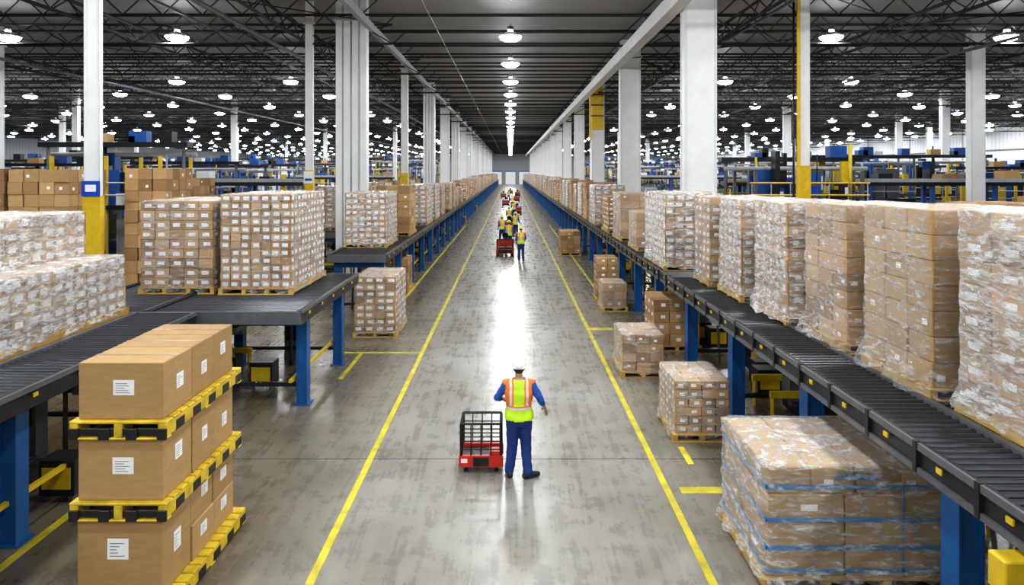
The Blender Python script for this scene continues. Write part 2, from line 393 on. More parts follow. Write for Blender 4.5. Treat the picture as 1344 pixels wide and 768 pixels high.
# ------------------------------------------------------------------ conveyors
def conveyor(name, x0, x1, y0, y1, z, legx, leg0, legstep, legw=0.2, rollers_to=60, lanes=None, clutter=True, cmin=.4):
    b = MB()
    b.box(x0, x0+0.07, y0, y1, z-0.24, z+0.03, 'dark'); b.box(x1-0.07, x1, y0, y1, z-0.24, z+0.03, 'dark')
    b.box(x0-0.03, x0, y0, y1, z-0.02, z+0.05, 'grey'); b.box(x0-0.03, x0, y0, y1, z-0.25, z-0.19, 'grey')
    b.box(x1, x1+0.03, y0, y1, z-0.02, z+0.05, 'grey')
    b.box(x0+0.07, x1-0.07, y0+0.02, y1-0.02, z-0.16, z-0.12, 'dark')
    b.box(x0, x1, y0-0.05, y0, z-0.22, z+0.02, 'grey'); b.box(x0, x1, y1, y1+0.05, z-0.22, z+0.02, 'grey')
    lanes = lanes or [(x0+0.07, x1-0.07)]
    for i, (a, c) in enumerate(lanes):
        if i: b.box(a-0.08, a, y0, y1, z-0.2, z+0.035, 'grey')
        y = y0+0.09
        while y < min(y1-0.05, rollers_to):
            b.cyl((a, y, z-0.035), (c, y, z-0.035), 0.04, 'roller', 8, caps=False); y += 0.13
        if y1 > rollers_to:
            b.box(a, c, max(y0, rollers_to), y1, z-0.06, z, 'roller')
    y = y0+0.4
    while y < min(y1, 50):
        b.box(x0-0.045, x0-0.03, y, y+0.08, z-0.10, z-0.05, 'yellow'); b.box(x1+0.03, x1+0.045, y, y+0.08, z-0.10, z-0.05, 'yellow'); y += 0.9
        b.box(x0-0.04, x0, y+.4, y+.46, z-0.24, z+0.06, 'dark')
    y = leg0
    while y < y1:
        for lx in legx:
            b.box(lx-legw/2, lx+legw/2, y-legw/2, y+legw/2, 0.02, z-0.24, 'blue')
            b.box(lx-legw*0.85, lx+legw*0.85, y-legw*0.85, y+legw*0.85, 0, 0.025, 'blue')
            if y < 60:
                for sx in (-1, 1):
                    b.box(lx+sx*legw*0.5-0.012, lx+sx*legw*0.5+0.012, y-legw*0.62, y+legw*0.62, 0.02, z-0.24, 'blue')
        if len(legx) > 1:
            b.box(legx[0], legx[-1], y-0.06, y+0.06, z-0.42, z-0.24, 'blue')
            b.box(legx[0], legx[-1], y-0.04, y+0.04, 0.35, 0.43, 'dark')
        y += legstep
    if clutter:
        xm = (x0+x1)/2
        b.box(xm-0.05, xm+0.05, y0+0.5, y1-0.5, z-0.5, z-0.4, 'grey')
        b.box(x1-0.4, x1-0.34, y0+0.5, y1-0.5, 0.5, 0.56, 'yellow')
        b.cyl((x0+cmin+.1, y0+.3, z-.3), (x0+cmin+.1, y1-.3, z-.3), .035, 'dark', 6, caps=False)
        y = y0+0.6
        while y < min(y1-.6, 90):
            cx = U(x0+cmin, x1-0.4); cz = U(0.9, z-0.5)
            t = random.choice('mmbtcygb')
            if t == 'm':
                b.cyl((cx-0.25, y, cz), (cx+0.2, y, cz), 0.14, 'dark', 10); b.box(cx+0.18, cx+0.4, y-0.12, y+0.12, cz-0.14, cz+0.14, 'grey')
                b.bar((cx, y, 0), (cx, y, cz), 0.06, 'dark')
                b.bar((cx, y, cz), (cx, y, z-0.16), 0.05, 'dark')
            elif t == 'b':
                b.box(cx-0.25, cx+0.25, y-0.2, y+0.2, 0.1, 0.6, 'dark'); b.box(cx-0.2, cx+0.2, y-0.22, y-0.2, 0.2, 0.5, 'yellow')
                b.box(cx-0.22, cx-0.16, y-0.18, y-0.1, 0, 0.1, 'grey'); b.box(cx+0.16, cx+0.22, y-0.18, y+0.1, 0, 0.1, 'grey')
            elif t == 't':
                for q in range(3): b.bar((cx-0.3+q*0.3, y, 0), (cx-0.3+q*0.3, y+0.3, z-0.2), 0.045, random.choice(['dark', 'grey', 'yellow']))
            elif t == 'c':
                b.cyl((cx, y-0.3, 0.16), (cx, y+0.3, 0.16), 0.16, 'dark', 10); b.box(cx-.2, cx+.2, y-.2, y+.2, .3, .7, 'grey')
            elif t == 'y':
                b.box(cx-0.5, cx+0.5, y-0.04, y+0.04, 0.5, 0.62, 'yellow'); b.bar((cx-0.45, y, 0), (cx-0.45, y, 0.6), 0.07, 'yellow'); b.bar((cx+0.45, y, 0), (cx+0.45, y, 0.6), 0.07, 'yellow')
            else:
                b.box(cx-0.2, cx+0.2, y-0.15, y+0.15, 0, 1.1, 'grey'); b.box(cx-0.14, cx+0.14, y-0.17, y-0.15, 0.5, 0.9, 'dark')
            y += U(0.4, .8)
    return b.obj(name)
ZT = 2.0
conveyor('roller_conveyor', 4.0, 6.75, 3.2, 17.4, ZT, (4.35, 6.4), 3.3, 3.3, 0.22, lanes=[(4.07, 4.86), (4.94, 6.68)], cmin=1.3)
conveyor('roller_conveyor', 4.05, 5.85, 17.5, 235, ZT, (4.3, 5.6), 19.8, 3.3, 0.22, rollers_to=50, cmin=1.0)
conveyor('roller_conveyor', -6.95, -4.0, 13.1, 18.0, ZT, (-6.6, -4.2), 13.9, 2.85, 0.19)
conveyor('roller_conveyor', -8.9, -7.0, 13.1, 18.0, ZT, (-8.7, -7.2), 14.3, 2.9, 0.19)
conveyor('roller_conveyor', -9.6, -5.95, 4.5, 13.0, ZT, (-9.2, -6.3), 5.2, 3.5, 0.19, lanes=[(-9.5, -7.15), (-7.05, -6.02)])
conveyor('roller_conveyor', -5.87, -4.0, 22.0, 235, ZT, (-5.6, -4.2), 22.3, 3.4, 0.2, rollers_to=50)
conveyor('roller_conveyor', -9.6, -7.35, 30.0, 60, ZT, (-9.3, -7.6), 30.4, 3.6, 0.2, rollers_to=50)

# ------------------------------------------------------------------ pallets & loads
def pallet(b, x0, x1, y0, y1, z, k='wood', haz=False, H=0.15):
    n = max(4, int((y1-y0)/0.16))
    st = (y1-y0)/n
    for i in range(n):
        b.box(x0, x1, y0+i*st+0.01, y0+(i+1)*st-0.015, z+H-0.03, z+H, k)
    ns = 3 if (x1-x0) < 1.4 else 4
    for i in range(ns):
        cx = x0+0.05+(x1-x0-0.1)*i/(ns-1)
        b.box(cx-0.045, cx+0.045, y0+0.01, y1-0.01, z+0.025, z+H-0.025, k)
        if haz:
            yy = y0+0.02; q = 0
            while yy < y1-0.15:
                if q % 2: b.box(cx-0.05, cx+0.05, yy, yy+0.2, z+0.02, z+H*.7, 'haz_b')
                yy += 0.2; q += 1
    for yy in (y0, (y0+y1)/2-0.06, y1-0.12):
        b.box(x0, x1, yy, yy+0.12, z, z+0.025, k)
    if haz:
        for (fa, fb) in ((.0, .1), (.3, .42), (.58, .7), (.9, 1.0)):
            W = x1-x0
            b.box(x0+fa*W, x0+fb*W, y0-0.004, y0+0.03, z+0.0, z+H*.62, 'haz_b')
        b.box(x0+.1*(x1-x0), x0+.9*(x1-x0), y0+.02, y0+.05, z+.04, z+H*.6, 'haz_b')
    return z+H

def carton(b, x0, x1, y0, y1, z0, z1, k, sides, label=None, top=False, tape=False, lw=0.35, lh=0.4, ink=False):
    r = R(); b.box(x0, x1, y0, y1, z0, z1, k, r)
    e = 0.003
    w, d, h = x1-x0, y1-y0, z1-z0
    def patch(side, u0, u1, v0, v1, kk, e=e):
        if side == 'f': b.quad([(x0+u0*w, y0-e, z0+v0*h), (x0+u1*w, y0-e, z0+v0*h), (x0+u1*w, y0-e, z0+v1*h), (x0+u0*w, y0-e, z0+v1*h)], kk)
        if side == 'b': b.quad([(x0+u1*w, y1+e, z0+v0*h), (x0+u0*w, y1+e, z0+v0*h), (x0+u0*w, y1+e, z0+v1*h), (x0+u1*w, y1+e, z0+v1*h)], kk)
        if side == 'r': b.quad([(x1+e, y0+u0*d, z0+v0*h), (x1+e, y0+u1*d, z0+v0*h), (x1+e, y0+u1*d, z0+v1*h), (x1+e, y0+u0*d, z0+v1*h)], kk)
        if side == 'l': b.quad([(x0-e, y0+u1*d, z0+v0*h), (x0-e, y0+u0*d, z0+v0*h), (x0-e, y0+u0*d, z0+v1*h), (x0-e, y0+u1*d, z0+v1*h)], kk)
    for s in sides:
        if label == 'one':
            u = 0.38+U(-.06, .1); v = 0.42+U(-.08, .08)
            patch(s, u, u+lw, v, v+lh, 'label')
            if ink:
                for q in range(5): patch(s, u+lw*0.12, u+lw*U(.4, .85), v+lh*(0.15+q*0.15), v+lh*(0.18+q*0.15), 'ink', 0.005)
        elif label == 'band':
            u = 0.5+U(-.1, .1)
            if R() < 0.85: patch(s, u-lw*0.5, u+lw*0.5, 0.5-lh*0.5, 0.5+lh*0.5, 'label')
        elif label == 'some' and R() < 0.35:
            u = U(.1, .6); v = U(.2, .5); patch(s, u, u+0.22, v, v+0.25, 'label')
    if top:
        b.quad([(x0+0.01, (y0+y1)/2-0.004, z1+e), (x1-0.01, (y0+y1)/2-0.004, z1+e), (x1-0.01, (y0+y1)/2+0.004, z1+e), (x0+0.01, (y0+y1)/2+0.004, z1+e)], 'seam')
    if tape:
        b.quad([(x0, (y0+y1)/2-0.03, z1+e*.5), (x1, (y0+y1)/2-0.03, z1+e*.5), (x1, (y0+y1)/2+0.03, z1+e*.5), (x0, (y0+y1)/2+0.03, z1+e*.5)], 'tape')

def wrap(parent, x0, x1, y0, y1, z0, z1, k='wrap', flare=0.03, res=0.08, amp=0.02, seed=0, o=0.012):
    b = MB(); cr = 0.05; per = []
    def seg(ax, ay, bx, by):
        L = math.hypot(bx-ax, by-ay); n = max(2, int(L/res))
        for i in range(n): per.append((ax+(bx-ax)*i/n, ay+(by-ay)*i/n))
    X0, X1, Y0, Y1 = x0-o, x1+o, y0-o, y1+o
    seg(X0+cr, Y0, X1-cr, Y0); seg(X1, Y0+cr, X1, Y1-cr); seg(X1-cr, Y1, X0+cr, Y1); seg(X0, Y1-cr, X0, Y0+cr)
    n = len(per); cx, cy = (x0+x1)/2, (y0+y1)/2
    nz = max(3, int((z1-z0)/res))
    for j in range(nz+1):
        t = j/nz; z = z0+(z1-z0)*t
        for (px, py) in per:
            d = Vector((px-cx, py-cy, 0))
            dx = 1 if px > X1-cr*0.9 else (-1 if px < X0+cr*0.9 else 0); dy = 1 if py > Y1-cr*0.9 else (-1 if py < Y0+cr*0.9 else 0)
            nv = Vector((dx, dy, 0)); nv = nv.normalized() if nv.length else d.normalized()
            f = noise.noise(Vector((px*2.5+seed, py*2.5, z*7)))*amp + abs(noise.noise(Vector((px*9, py*9+seed, z*2))))*amp*0.7
            fl = flare*max(0, 1-t*6)*(1+noise.noise(Vector((px*4, py*4, seed)))*1.5)
            zz = z
            if j == 0: zz += noise.noise(Vector((px*5, py*5, seed+9)))*.08
            p = Vector((px, py, zz))+nv*max(0.0, f+fl)
            b.v.append(tuple(p))
    for j in range(nz):
        for i in range(n):
            i2 = (i+1) % n
            b.face([j*n+i, j*n+i2, (j+1)*n+i2, (j+1)*n+i], k, 0.5, True)
    base = nz*n; prev = base
    rings = 5
    for r in range(1, rings+1):
        s = 1-r/(rings+1)*1.0
        st = len(b.v)
        for (px, py) in per:
            b.v.append((cx+(px-cx)*s, cy+(py-cy)*s, z1+0.012+max(0, noise.noise(Vector((px*s*5, py*s*5, seed)))*0.03)))
        for i in range(n):
            i2 = (i+1) % n; b.face([prev+i, prev+i2, st+i2, st+i], k, 0.5, True)
        prev = st
    b.face([prev+i for i in range(n)], k, 0.5, False)
    return b.obj('stretch_wrap', parent=parent)

def load(x0, x1, y0, y1, z, h, bw, bd, bh, label=None, wr=None, name='pallet_load', bevel=0, k='card', jit=0.010, lw=.35, lh=.4, amp=0.02, flare=0.03, ragged=0, pal=True, haz=False, gap=.006):
    cx, cy = (x0+x1)/2, (y0+y1)/2; W, D = x1-x0, y1-y0
    b = MB()
    zb = pallet(b, -W/2-0.04, W/2+0.04, -D/2-0.04, D/2+0.04, 0, 'haz_y' if haz else 'wood', haz) if pal else 0
    nx = max(1, round(W/bw)); ny = max(1, round(D/bd)); nz = max(1, round((h-zb)/bh))
    sx, sy, sz = W/nx, D/ny, (h-zb)/nz
    for kz in range(nz):
        for i in range(nx):
            for j in range(ny):
                if 0 < i < nx-1 and 0 < j < ny-1 and kz < nz-1: continue
                if ragged and kz == nz-1 and R() < ragged: continue
                ox, oy = U(-jit, jit), U(-jit, jit)
                sides = ''
                if j == 0: sides += 'f'
                if j == ny-1: sides += 'b'
                if i == 0: sides += 'l'
                if i == nx-1: sides += 'r'
                carton(b, -W/2+i*sx+gap+ox, -W/2+(i+1)*sx-gap+ox, -D/2+j*sy+gap+oy, -D/2+(j+1)*sy-gap+oy,
                       zb+kz*sz+0.001, zb+(kz+1)*sz-0.007, k, sides, label, kz == nz-1, kz == nz-1 and bw > 0.4, lw, lh)
    o = b.obj(name, (cx, cy, z), bevel=bevel)
    if wr: wrap(o, -W/2, W/2, -D/2, D/2, zb*0.5, h, wr, flare=flare, amp=amp, seed=R()*50, res=0.08)
    return o

load(5.0, 6.45, 6.15, 7.65, ZT, 2.28, .48, .5, .26, 'band', 'wrapw', bevel=.006, amp=.06, flare=.06, lw=.4, lh=.3)
load(4.95, 6.4, 8.05, 9.6, ZT, 2.25, .48, .52, .30, 'some', 'wrap', bevel=.008, k='card_big', amp=.03, flare=.16)
load(4.95, 6.35, 10.1, 11.5, ZT, 2.2, .46, .46, .27, 'some', 'wrap', bevel=.006, amp=.05, flare=.16)
load(4.85, 6.35, 12.0, 13.6, ZT, 2.15, .3, .32, .2, 'band', 'wrapw', amp=.05, flare=.14)
load(4.75, 6.2, 14.1, 15.6, ZT, 2.12, .28, .3, .2, 'band', 'wrapw', amp=.03, lw=.5)
load(4.65, 6.1, 16.0, 17.3, ZT, 2.1, .3, .3, .2, 'band', 'wrap', amp=.02, lw=.5)
load(4.2, 5.75, 18.6, 21.4, ZT, 2.1, .26, .28, .2, 'band', 'wrapw', lw=.7, lh=.5)
load(-6.35, -4.8, 15.0, 17.7, ZT, 2.2, .22, .24, .17, 'band', 'wrap', bevel=0, lw=.62, lh=.5)
load(-8.15, -6.55, 15.1, 17.5, ZT, 2.05, .3, .3, .2, 'band', 'wrap', lw=.5, lh=.4)
load(-5.85, -4.4, 24.2, 26.6, ZT, 1.95, .25, .3, .2, 'band', 'wrapw', lw=.6, lh=.5)
oL = load(-9.5, -7.2, 9.3, 12.85, ZT, 1.15, .3, .3, .2, 'band', 'wrapw', lw=.6, lh=.5, amp=.03)
o2 = load(-9.45, -7.85, 9.5, 12.7, ZT+1.165, .8, .3, .3, .2, 'band', 'wrapw', lw=.6, lh=.5, amp=.03, pal=False, name='upper_tier')
o2.parent = oL; o2.location = Vector(o2.location)-Vector(oL.location)

varA = load(-0.75, 0.75, 200.0-1.2, 200+1.2, 0, 2.0, .36, .4, .24, 'band', 'wrapw', lw=.55, lh=.45)
varB = load(-0.75, 0.75, 203.0-1.0, 203+1.0, 0, 1.85, .42, .42, .28, 'some', 'wrap')
varC = load(-0.75, 0.75, 206.0-1.0, 206+1.0, 0, 1.6, .3, .34, .2, 'band', None, ragged=.2, lw=.5, lh=.4)
varD = load(-0.75, 0.75, 206.0-.75, 206+.75, 0, 1.3, .45, .45, .3, 'some', 'wrap')
varE = load(-0.75, 0.75, 206.0-.9, 206+.9, 0, 2.1, .5, .45, .33, 'some', None, ragged=.15)
V = [varA, varE, varB, varC, varA, varD, varA]
y = 24.0; i = 0
while y < 225:
    dup(random.choice(V), (5.0+U(-.03, .03), y, ZT)); y += 3.0+U(0, .5) + (1.8 if R() < .2 else 0)
y = 29.5
while y < 225:
    dup(random.choice(V), (-4.95+U(-.03, .03), y, ZT)); y += 3.1+U(0, .7) + (2.2 if R() < .2 else 0)
y = 32.5
while y < 58:
    dup(V[i % 3], (-8.45, y, ZT)); y += 3.6; i += 1
varA.location = (12.3, 21.5, 0); varB.location = (14.5, 22, 0); varC.location = (17, 24, 0); varD.location = (8.5, 27, 0); varE.location = (12.5, 26.5, 0)

load(-4.42, -3.25, 19.4, 21.3, 0, 1.72, .3, .3, .2, 'band', 'wrap', lw=.6, lh=.45)
load(2.85, 3.8, 11.9, 13.15, 0, 1.06, .24, .26, .155, 'band', 'wrap', bevel=.004, lw=.4, lh=.4, name='pallet_load')
load(2.55, 3.5, 15.6, 16.9, 0, 0.98, .32, .32, .2, 'some', 'wrap', lw=.3, lh=.3)
load(3.75, 4.95, 17.9, 19.2, 0, 1.35, .4, .4, .3, 'one', None, lw=.3, lh=.3)
load(3.1, 3.9, 23.0, 24.1, 0, 0.95, .4, .4, .26, 'some', 'wrap')
load(3.1, 3.85, 24.5, 25.6, 0, 1.6, .38, .38, .25, 'one', None, lw=.3, lh=.3)
load(2.8, 3.9, 38.3, 40, 0, 1.35, .4, .4, .26, 'some', None)
load(-4.9, -4.0, 26.8, 28, 0, 1.3, .4, .4, .26, 'some', None)

def tall(x0, x1, y0, y1, h, bs=.5):
    return load(x0, x1, y0, y1, 0, h, bs, bs, .36, 'some', None, name='carton_stack', jit=.02, ragged=.1, gap=.012)
tall(-16.2, -14.4, 19.5, 21.3, 4.78); tall(-14.3, -12.55, 19.5, 21.3, 4.75)
tall(-12.4, -11.05, 22.0, 23.8, 4.8); tall(-10.6, -9.05, 18.8, 20.4, 3.65, .4)
tall(-15.5, -13.8, 30, 32, 4.4); tall(-13, -11.3, 31, 33, 3.6); tall(-19, -17, 26, 28, 4.3)
tall(9.5, 11.5, 17, 18.6, 3.4); tall(11.8, 13.4, 16.8, 18.6, 3.9); tall(8.3, 9.6, 20, 21.6, 3.7); tall(15.5, 18, 19, 21, 3.95)
tall(13.8, 15.4, 17.5, 19, 3.6); tall(19, 21, 22, 24, 4.1)
occ = [(12.3, 21.5), (14.5, 22), (17, 24), (8.5, 27), (12.5, 26.5), (-15, 31), (-12, 32), (-18, 27)]
def clear(x, y, rx, ry, r2):
    return all(abs(x-a) > rx or abs(y-c) > ry for a, c in colpos) and all(math.hypot(x-a, y-c) > r2 for a, c in occ)

def machine(kind, seed):
    rs = random.Random(seed); u = rs.uniform
    b = MB(); c1 = ['blue_m', 'lgrey', 'dark', 'blue_m', 'green', 'lgrey'][kind % 6]
    W, D, H = 5.0, 3.0, 4.2
    for x in (-W/2, 0, W/2):
        for y in (-D/2, D/2):
            b.box(x-.07, x+.07, y-.07, y+.07, 0, H+(.6 if kind % 2 else 0), ['grey', 'blue_m', 'yellow'][kind % 3])
    b.box(-W/2-.3, W/2+.3, -D/2-.1, D/2+.1, 2.6, 2.78, 'dark')
    for y in (-D/2-.1, D/2+.1):
        for z in (3.2, 3.7): b.bar((-W/2-.3, y, z), (W/2+.3, y, z), .05, 'yellow' if kind in (0, 3) else 'lgrey')
    for q in range(7):
        x = -W/2-.2+q*(W+.4)/6; b.bar((x, -D/2-.1, 2.7), (x, -D/2-.1, 3.7), .04, 'lgrey')
    b.box(-W/2+.3, -.3, -D/2+.3, D/2-.3, 0, 2.2, 'lgrey'); b.box(-W/2+.5, -.5, -D/2+.27, -D/2+.3, .6, 1.8, c1)
    cols = ['dark', 'grey', 'lgrey', 'blue_m', 'dark', 'card', 'white', 'grey', 'blue_m', 'yellow', 'dark']
    for q in range(20):
        x, y = u(-W/2+.3, W/2-.5), u(-D/2+.2, D/2-.4); w, d, h = u(.15, .9), u(.15, .6), u(.3, 2.3)
        b.box(x, x+w, y, y+d, 2.78, 2.78+h, rs.choice(cols))
        if rs.random() < .5: b.box(x+.05, x+w-.05, y-.02, y, 2.78+h*.4, 2.78+h*.8, rs.choice(['dark', 'label', 'sign']))
    for q in range(5):
        x = u(-W/2, W/2); yy = u(-1, 1); b.cyl((x, yy, 2.8), (x, yy, u(4.2, 6.0)), u(.03, .09), rs.choice(['lgrey', 'dark', 'yellow', 'white']), 6)
    z = u(4.3, 5.2); b.cyl((-W/2-1, 0, z), (W/2+1, 0, z), .1, 'lgrey', 8)
    b.box(-W/2-1, W/2+1, .4, 1.0, z+.3, z+.5, 'dark')
    for x in (-W/2-.7, W/2+.7): b.bar((x, .7, 0), (x, .7, z+.3), .12, 'grey')
    for q in range(4):
        x = u(-W/2-.5, W/2-.3); b.box(x, x+u(.3, .9), .45, .95, z+.5, z+.5+u(.2, .6), rs.choice(['blue_m', 'blue_m', 'card', 'white', 'dark']))
    for q in range(5):
        x = u(.2, W/2-.5); b.box(x, x+u(.3, .8), -D/2+.1, u(-.5, D/2), 0, u(.6, 2.4), rs.choice(cols))
    b.box(-W/2-1.6, -W/2-.3, -.5, .5, 1.0, 1.2, 'roller'); b.bar((-W/2-1.4, 0, 0), (-W/2-1.4, 0, 1), .1, 'dark')
    return b.mesh('packing_machine')
MM = [machine(k, 40+k) for k in range(6)]
for yy in range(33, 200, 6):
    if yy in (39, 63, 69, 75): continue
    for xx in list(range(-84, -11, 9))+list(range(14, 64, 9)):
        if abs(xx) < 12+yy*0.05: continue
        if abs(xx) > 16+yy*0.66: continue
        if R() < .12: continue
        x, y = xx+U(-.3, .3), yy+U(-.6, .6)
        if not clear(x, y, 4.6, 2.1, 3.9):
            x += 2.5
            if not clear(x, y, 4.6, 2.1, 3.9): continue
        o = bpy.data.objects.new('packing_machine', random.choice(MM)); COL.objects.link(o); o.location = (x, y, 0)
        o.rotation_euler = (0, 0, random.choice([0, math.pi])); o.scale = (1, 1, U(.85, 1.15)+max(0, (y-70)*.003)); occ.append((x, y))
for k in range(90):
    s = -1 if R() < .5 else 1
    y = U(28, 130); x = s*U(9.5 if y > 62 or s > 0 else 11, 14+y*0.42)
    if x > 62 or 36 < y < 41 or 65 < y < 73 or not clear(x, y, 1.6, 1.6, 4.6 if y > 33 else 2.0): continue
    dup(random.choice([varA, varB, varC, varD, varE]), (x, y, 0), random.choice([0, math.pi/2])); occ.append((x, y))
b = MB()
for (xa, xb_, y) in ((-40, -11.5, 38), (12, 40, 38), (-60, -12, 70), (12, 60, 70)):
    b.box(xa, xb_, y, y+1.2, 3.9, 4.15, 'dark'); b.box(xa, xb_, y-.05, y, 4.1, 4.3, 'lgrey')
    x = xa+1
    while x < xb_:
        b.box(x-.1, x+.1, y+.1, y+.3, 0, 3.9, 'blue_m'); b.box(x-.1, x+.1, y+.9, y+1.1, 0, 3.9, 'blue_m')
        b.box(x+.5, x+.5+U(.4, 1.4), y+.2, y+1, 4.15, 4.15+U(.25, .7), random.choice(['card', 'card', 'label', 'blue_m', 'dark']))
        x += 3.5
b.obj('overhead_conveyor')

# ------------------------------------------------------------------ front-left carton stack
b = MB()
X0, X1, Y0, Y1 = -4.58, -3.68, 7.25, 9.1
cx, cy = (X0+X1)/2, (Y0+Y1)/2
w, d = X1-X0, Y1-Y0
z = 0
for h_, lay in ((0.82, 1), (0.66, 0), (0.60, 2)):
    z = pallet(b, -w/2-.06, w/2+(.13 if lay == 1 else .07), -d/2-.06, d/2+.12, z, 'haz_y', True, H=.195)+0.002
    cuts = [-d/2, -d/2+.66, -d/2+1.25, d/2]
    for j in range(3):
        a, c = cuts[j]+.008, cuts[j+1]-.008
        hh = h_
        ox = U(-.014, .014)
        if j == 0 or lay != 1:
            carton(b, -w/2+ox, w/2+ox, a, c, z, z+hh, 'card_big', 'frb' if j == 0 else 'r', 'one', True, True, .25, .27 if j == 0 else .25, ink=True)
        else:
            carton(b, -w/2+ox, w/2+ox, a, c, z, z+hh*.5-.004, 'card_big', 'r', 'one', False, False, .3, .34, ink=True)
            carton(b, -w/2-ox, w/2-ox, a, c, z+hh*.5, z+hh, 'card_big', 'r', 'one', True, True, .3, .34, ink=True)
    z += h_+.002
b.obj('stacked_carton_pallets', (cx, cy, 0), bevel=.008)

# ------------------------------------------------------------------ front-right wrapped pallet
X0, X1, Y0, Y1 = 2.88, 4.88, 7.7, 9.25
cx, cy = (X0+X1)/2, (Y0+Y1)/2; w, d = X1-X0, Y1-Y0
b = MB(); zb = pallet(b, -w/2-.06, w/2+.06, -d/2-.06, d/2+.06, 0)
tiers = [.31, .31, .31, .31]
z = zb
for t, hh in enumerate(tiers):
    nx = 4 if t == 3 else 2
    ny = 2
    fr = [0, .44, 1] if nx == 2 else [0, .25, .5, .76, 1]
    for i in range(nx):
        for j in range(ny):
            ox = U(-.008, .008)
            carton(b, -w/2+fr[i]*w+.008+ox, -w/2+fr[i+1]*w-.008+ox, -d/2+j*d/ny+.006, -d/2+(j+1)*d/ny-.006, z, z+hh-.010, 'card_big', 'flr', 'some', t == 3, t == 3, .2, .3)
    z += hh
big = b.obj('wrapped_pallet_load', (cx, cy, 0), bevel=.012)
b = MB()
e = .02
for zz in (.20, .46, .77, 1.14):
    b.box(-w/2-e, w/2+e, -d/2-e, -d/2-e+.004, zz, zz+.045, 'blue_tape'); b.box(-w/2-e, w/2+e, d/2+e-.004, d/2+e, zz, zz+.045, 'blue_tape')
    b.box(-w/2-e, -w/2-e+.004, -d/2-e, d/2+e, zz, zz+.045, 'blue_tape'); b.box(w/2+e-.004, w/2+e, -d/2-e, d/2+e, zz, zz+.045, 'blue_tape')
b.box(.51, .53, -d/2-e, -d/2-e+.004, .2, 1.16, 'blue_tape')
for q in range(9): b.box(-.24+q*.055, -.24+q*.055+.035, -d/2-e-.004, -d/2-e, 1.24, 1.31, 'blue_tape')
b.obj('strapping', parent=big)
wrap(big, -w/2, w/2, -d/2, d/2, .1, zb+sum(tiers), 'wrapb' if 'wrapb' in M else 'wrap', flare=.07, amp=.05, res=.045, seed=3, o=.03)
M['wrapb'] = wrap_mat('stretch_film_glossy', 0.05, 0.72, 0.46, 0.68)
big.children[-1].data.materials[0] = M['wrapb']
for ch in big.children:
    if ch.name.startswith('stretch_wrap'): ch.data.materials[0] = M['wrapb']
    if ch.name.startswith('strapping'): ch.data.materials[0] = M['blue_tape']

b = MB()
b.box(-.16, .16, -.1, .1, 0, 1.7, 'yellow'); b.box(-.24, .24, -.18, .18, 0, .03, 'dark')
for zz in (.3, .8, 1.3): b.box(-.165, .165, -.105, .105, zz, zz+.14, 'haz_b')
b.obj('guard_post', (3.95, 5.35, 0), bevel=.01)

# ------------------------------------------------------------------ people
def capsule(b, p0, p1, r0, r1, n=14, k='skin', squash=None):
    p0 = Vector(p0); p1 = Vector(p1); d = p1-p0; L = d.length
    d = d.normalized() if L > 1e-6 else Vector((0, 0, 1))
    a = d.orthogonal().normalized(); c = d.cross(a); rows = []
    m = 5
    for i in range(m+1):
        t = -math.pi/2+math.pi/2*i/m; rows.append((p0+d*math.sin(t)*r0, r0*math.cos(t)))
    for i in range(m+1):
        t = math.pi/2*i/m; rows.append((p1+d*math.sin(t)*r1, r1*math.cos(t)))
    base = len(b.v)
    for p, rr in rows:
        rr = max(rr, 1e-4)
        for i in range(n):
            t = 2*math.pi*i/n; b.v.append(tuple(p+a*math.cos(t)*rr+c*math.sin(t)*rr))
    for j in range(len(rows)-1):
        for i in range(n):
            i2 = (i+1) % n; b.face([base+j*n+i, base+j*n+i2, base+(j+1)*n+i2, base+(j+1)*n+i], k)
    b.face([base+i for i in reversed(range(n))], k); b.face([base+(len(rows)-1)*n+i for i in range(n)], k)

def loft(b, rows, n=24, k='skin'):
    base = len(b.v)
    for (z, cx, cy, rx, ry) in rows:
        for i in range(n):
            t = 2*math.pi*i/n; ct, st = math.cos(t), math.sin(t)
            p = 2/2.4
            b.v.append((cx+rx*math.copysign(abs(ct)**p, ct), cy+ry*math.copysign(abs(st)**p, st), z))
    for j in range(len(rows)-1):
        for i in range(n):
            i2 = (i+1) % n; b.face([base+j*n+i, base+j*n+i2, base+(j+1)*n+i2, base+(j+1)*n+i], k)
    b.face([base+i for i in reversed(range(n))], k); b.face([base+(len(rows)-1)*n+i for i in range(n)], k)

def remesh(b, vox, smooth=3):
    o = b.obj('tmp')
    m = o.modifiers.new('r', 'REMESH'); m.mode = 'VOXEL'; m.voxel_size = vox
    s = o.modifiers.new('s', 'SMOOTH'); s.factor = .5; s.iterations = smooth
    dg = bpy.context.evaluated_depsgraph_get(); dg.update()
    me = bpy.data.meshes.new_from_object(o.evaluated_get(dg))
    bpy.data.objects.remove(o)
    return me

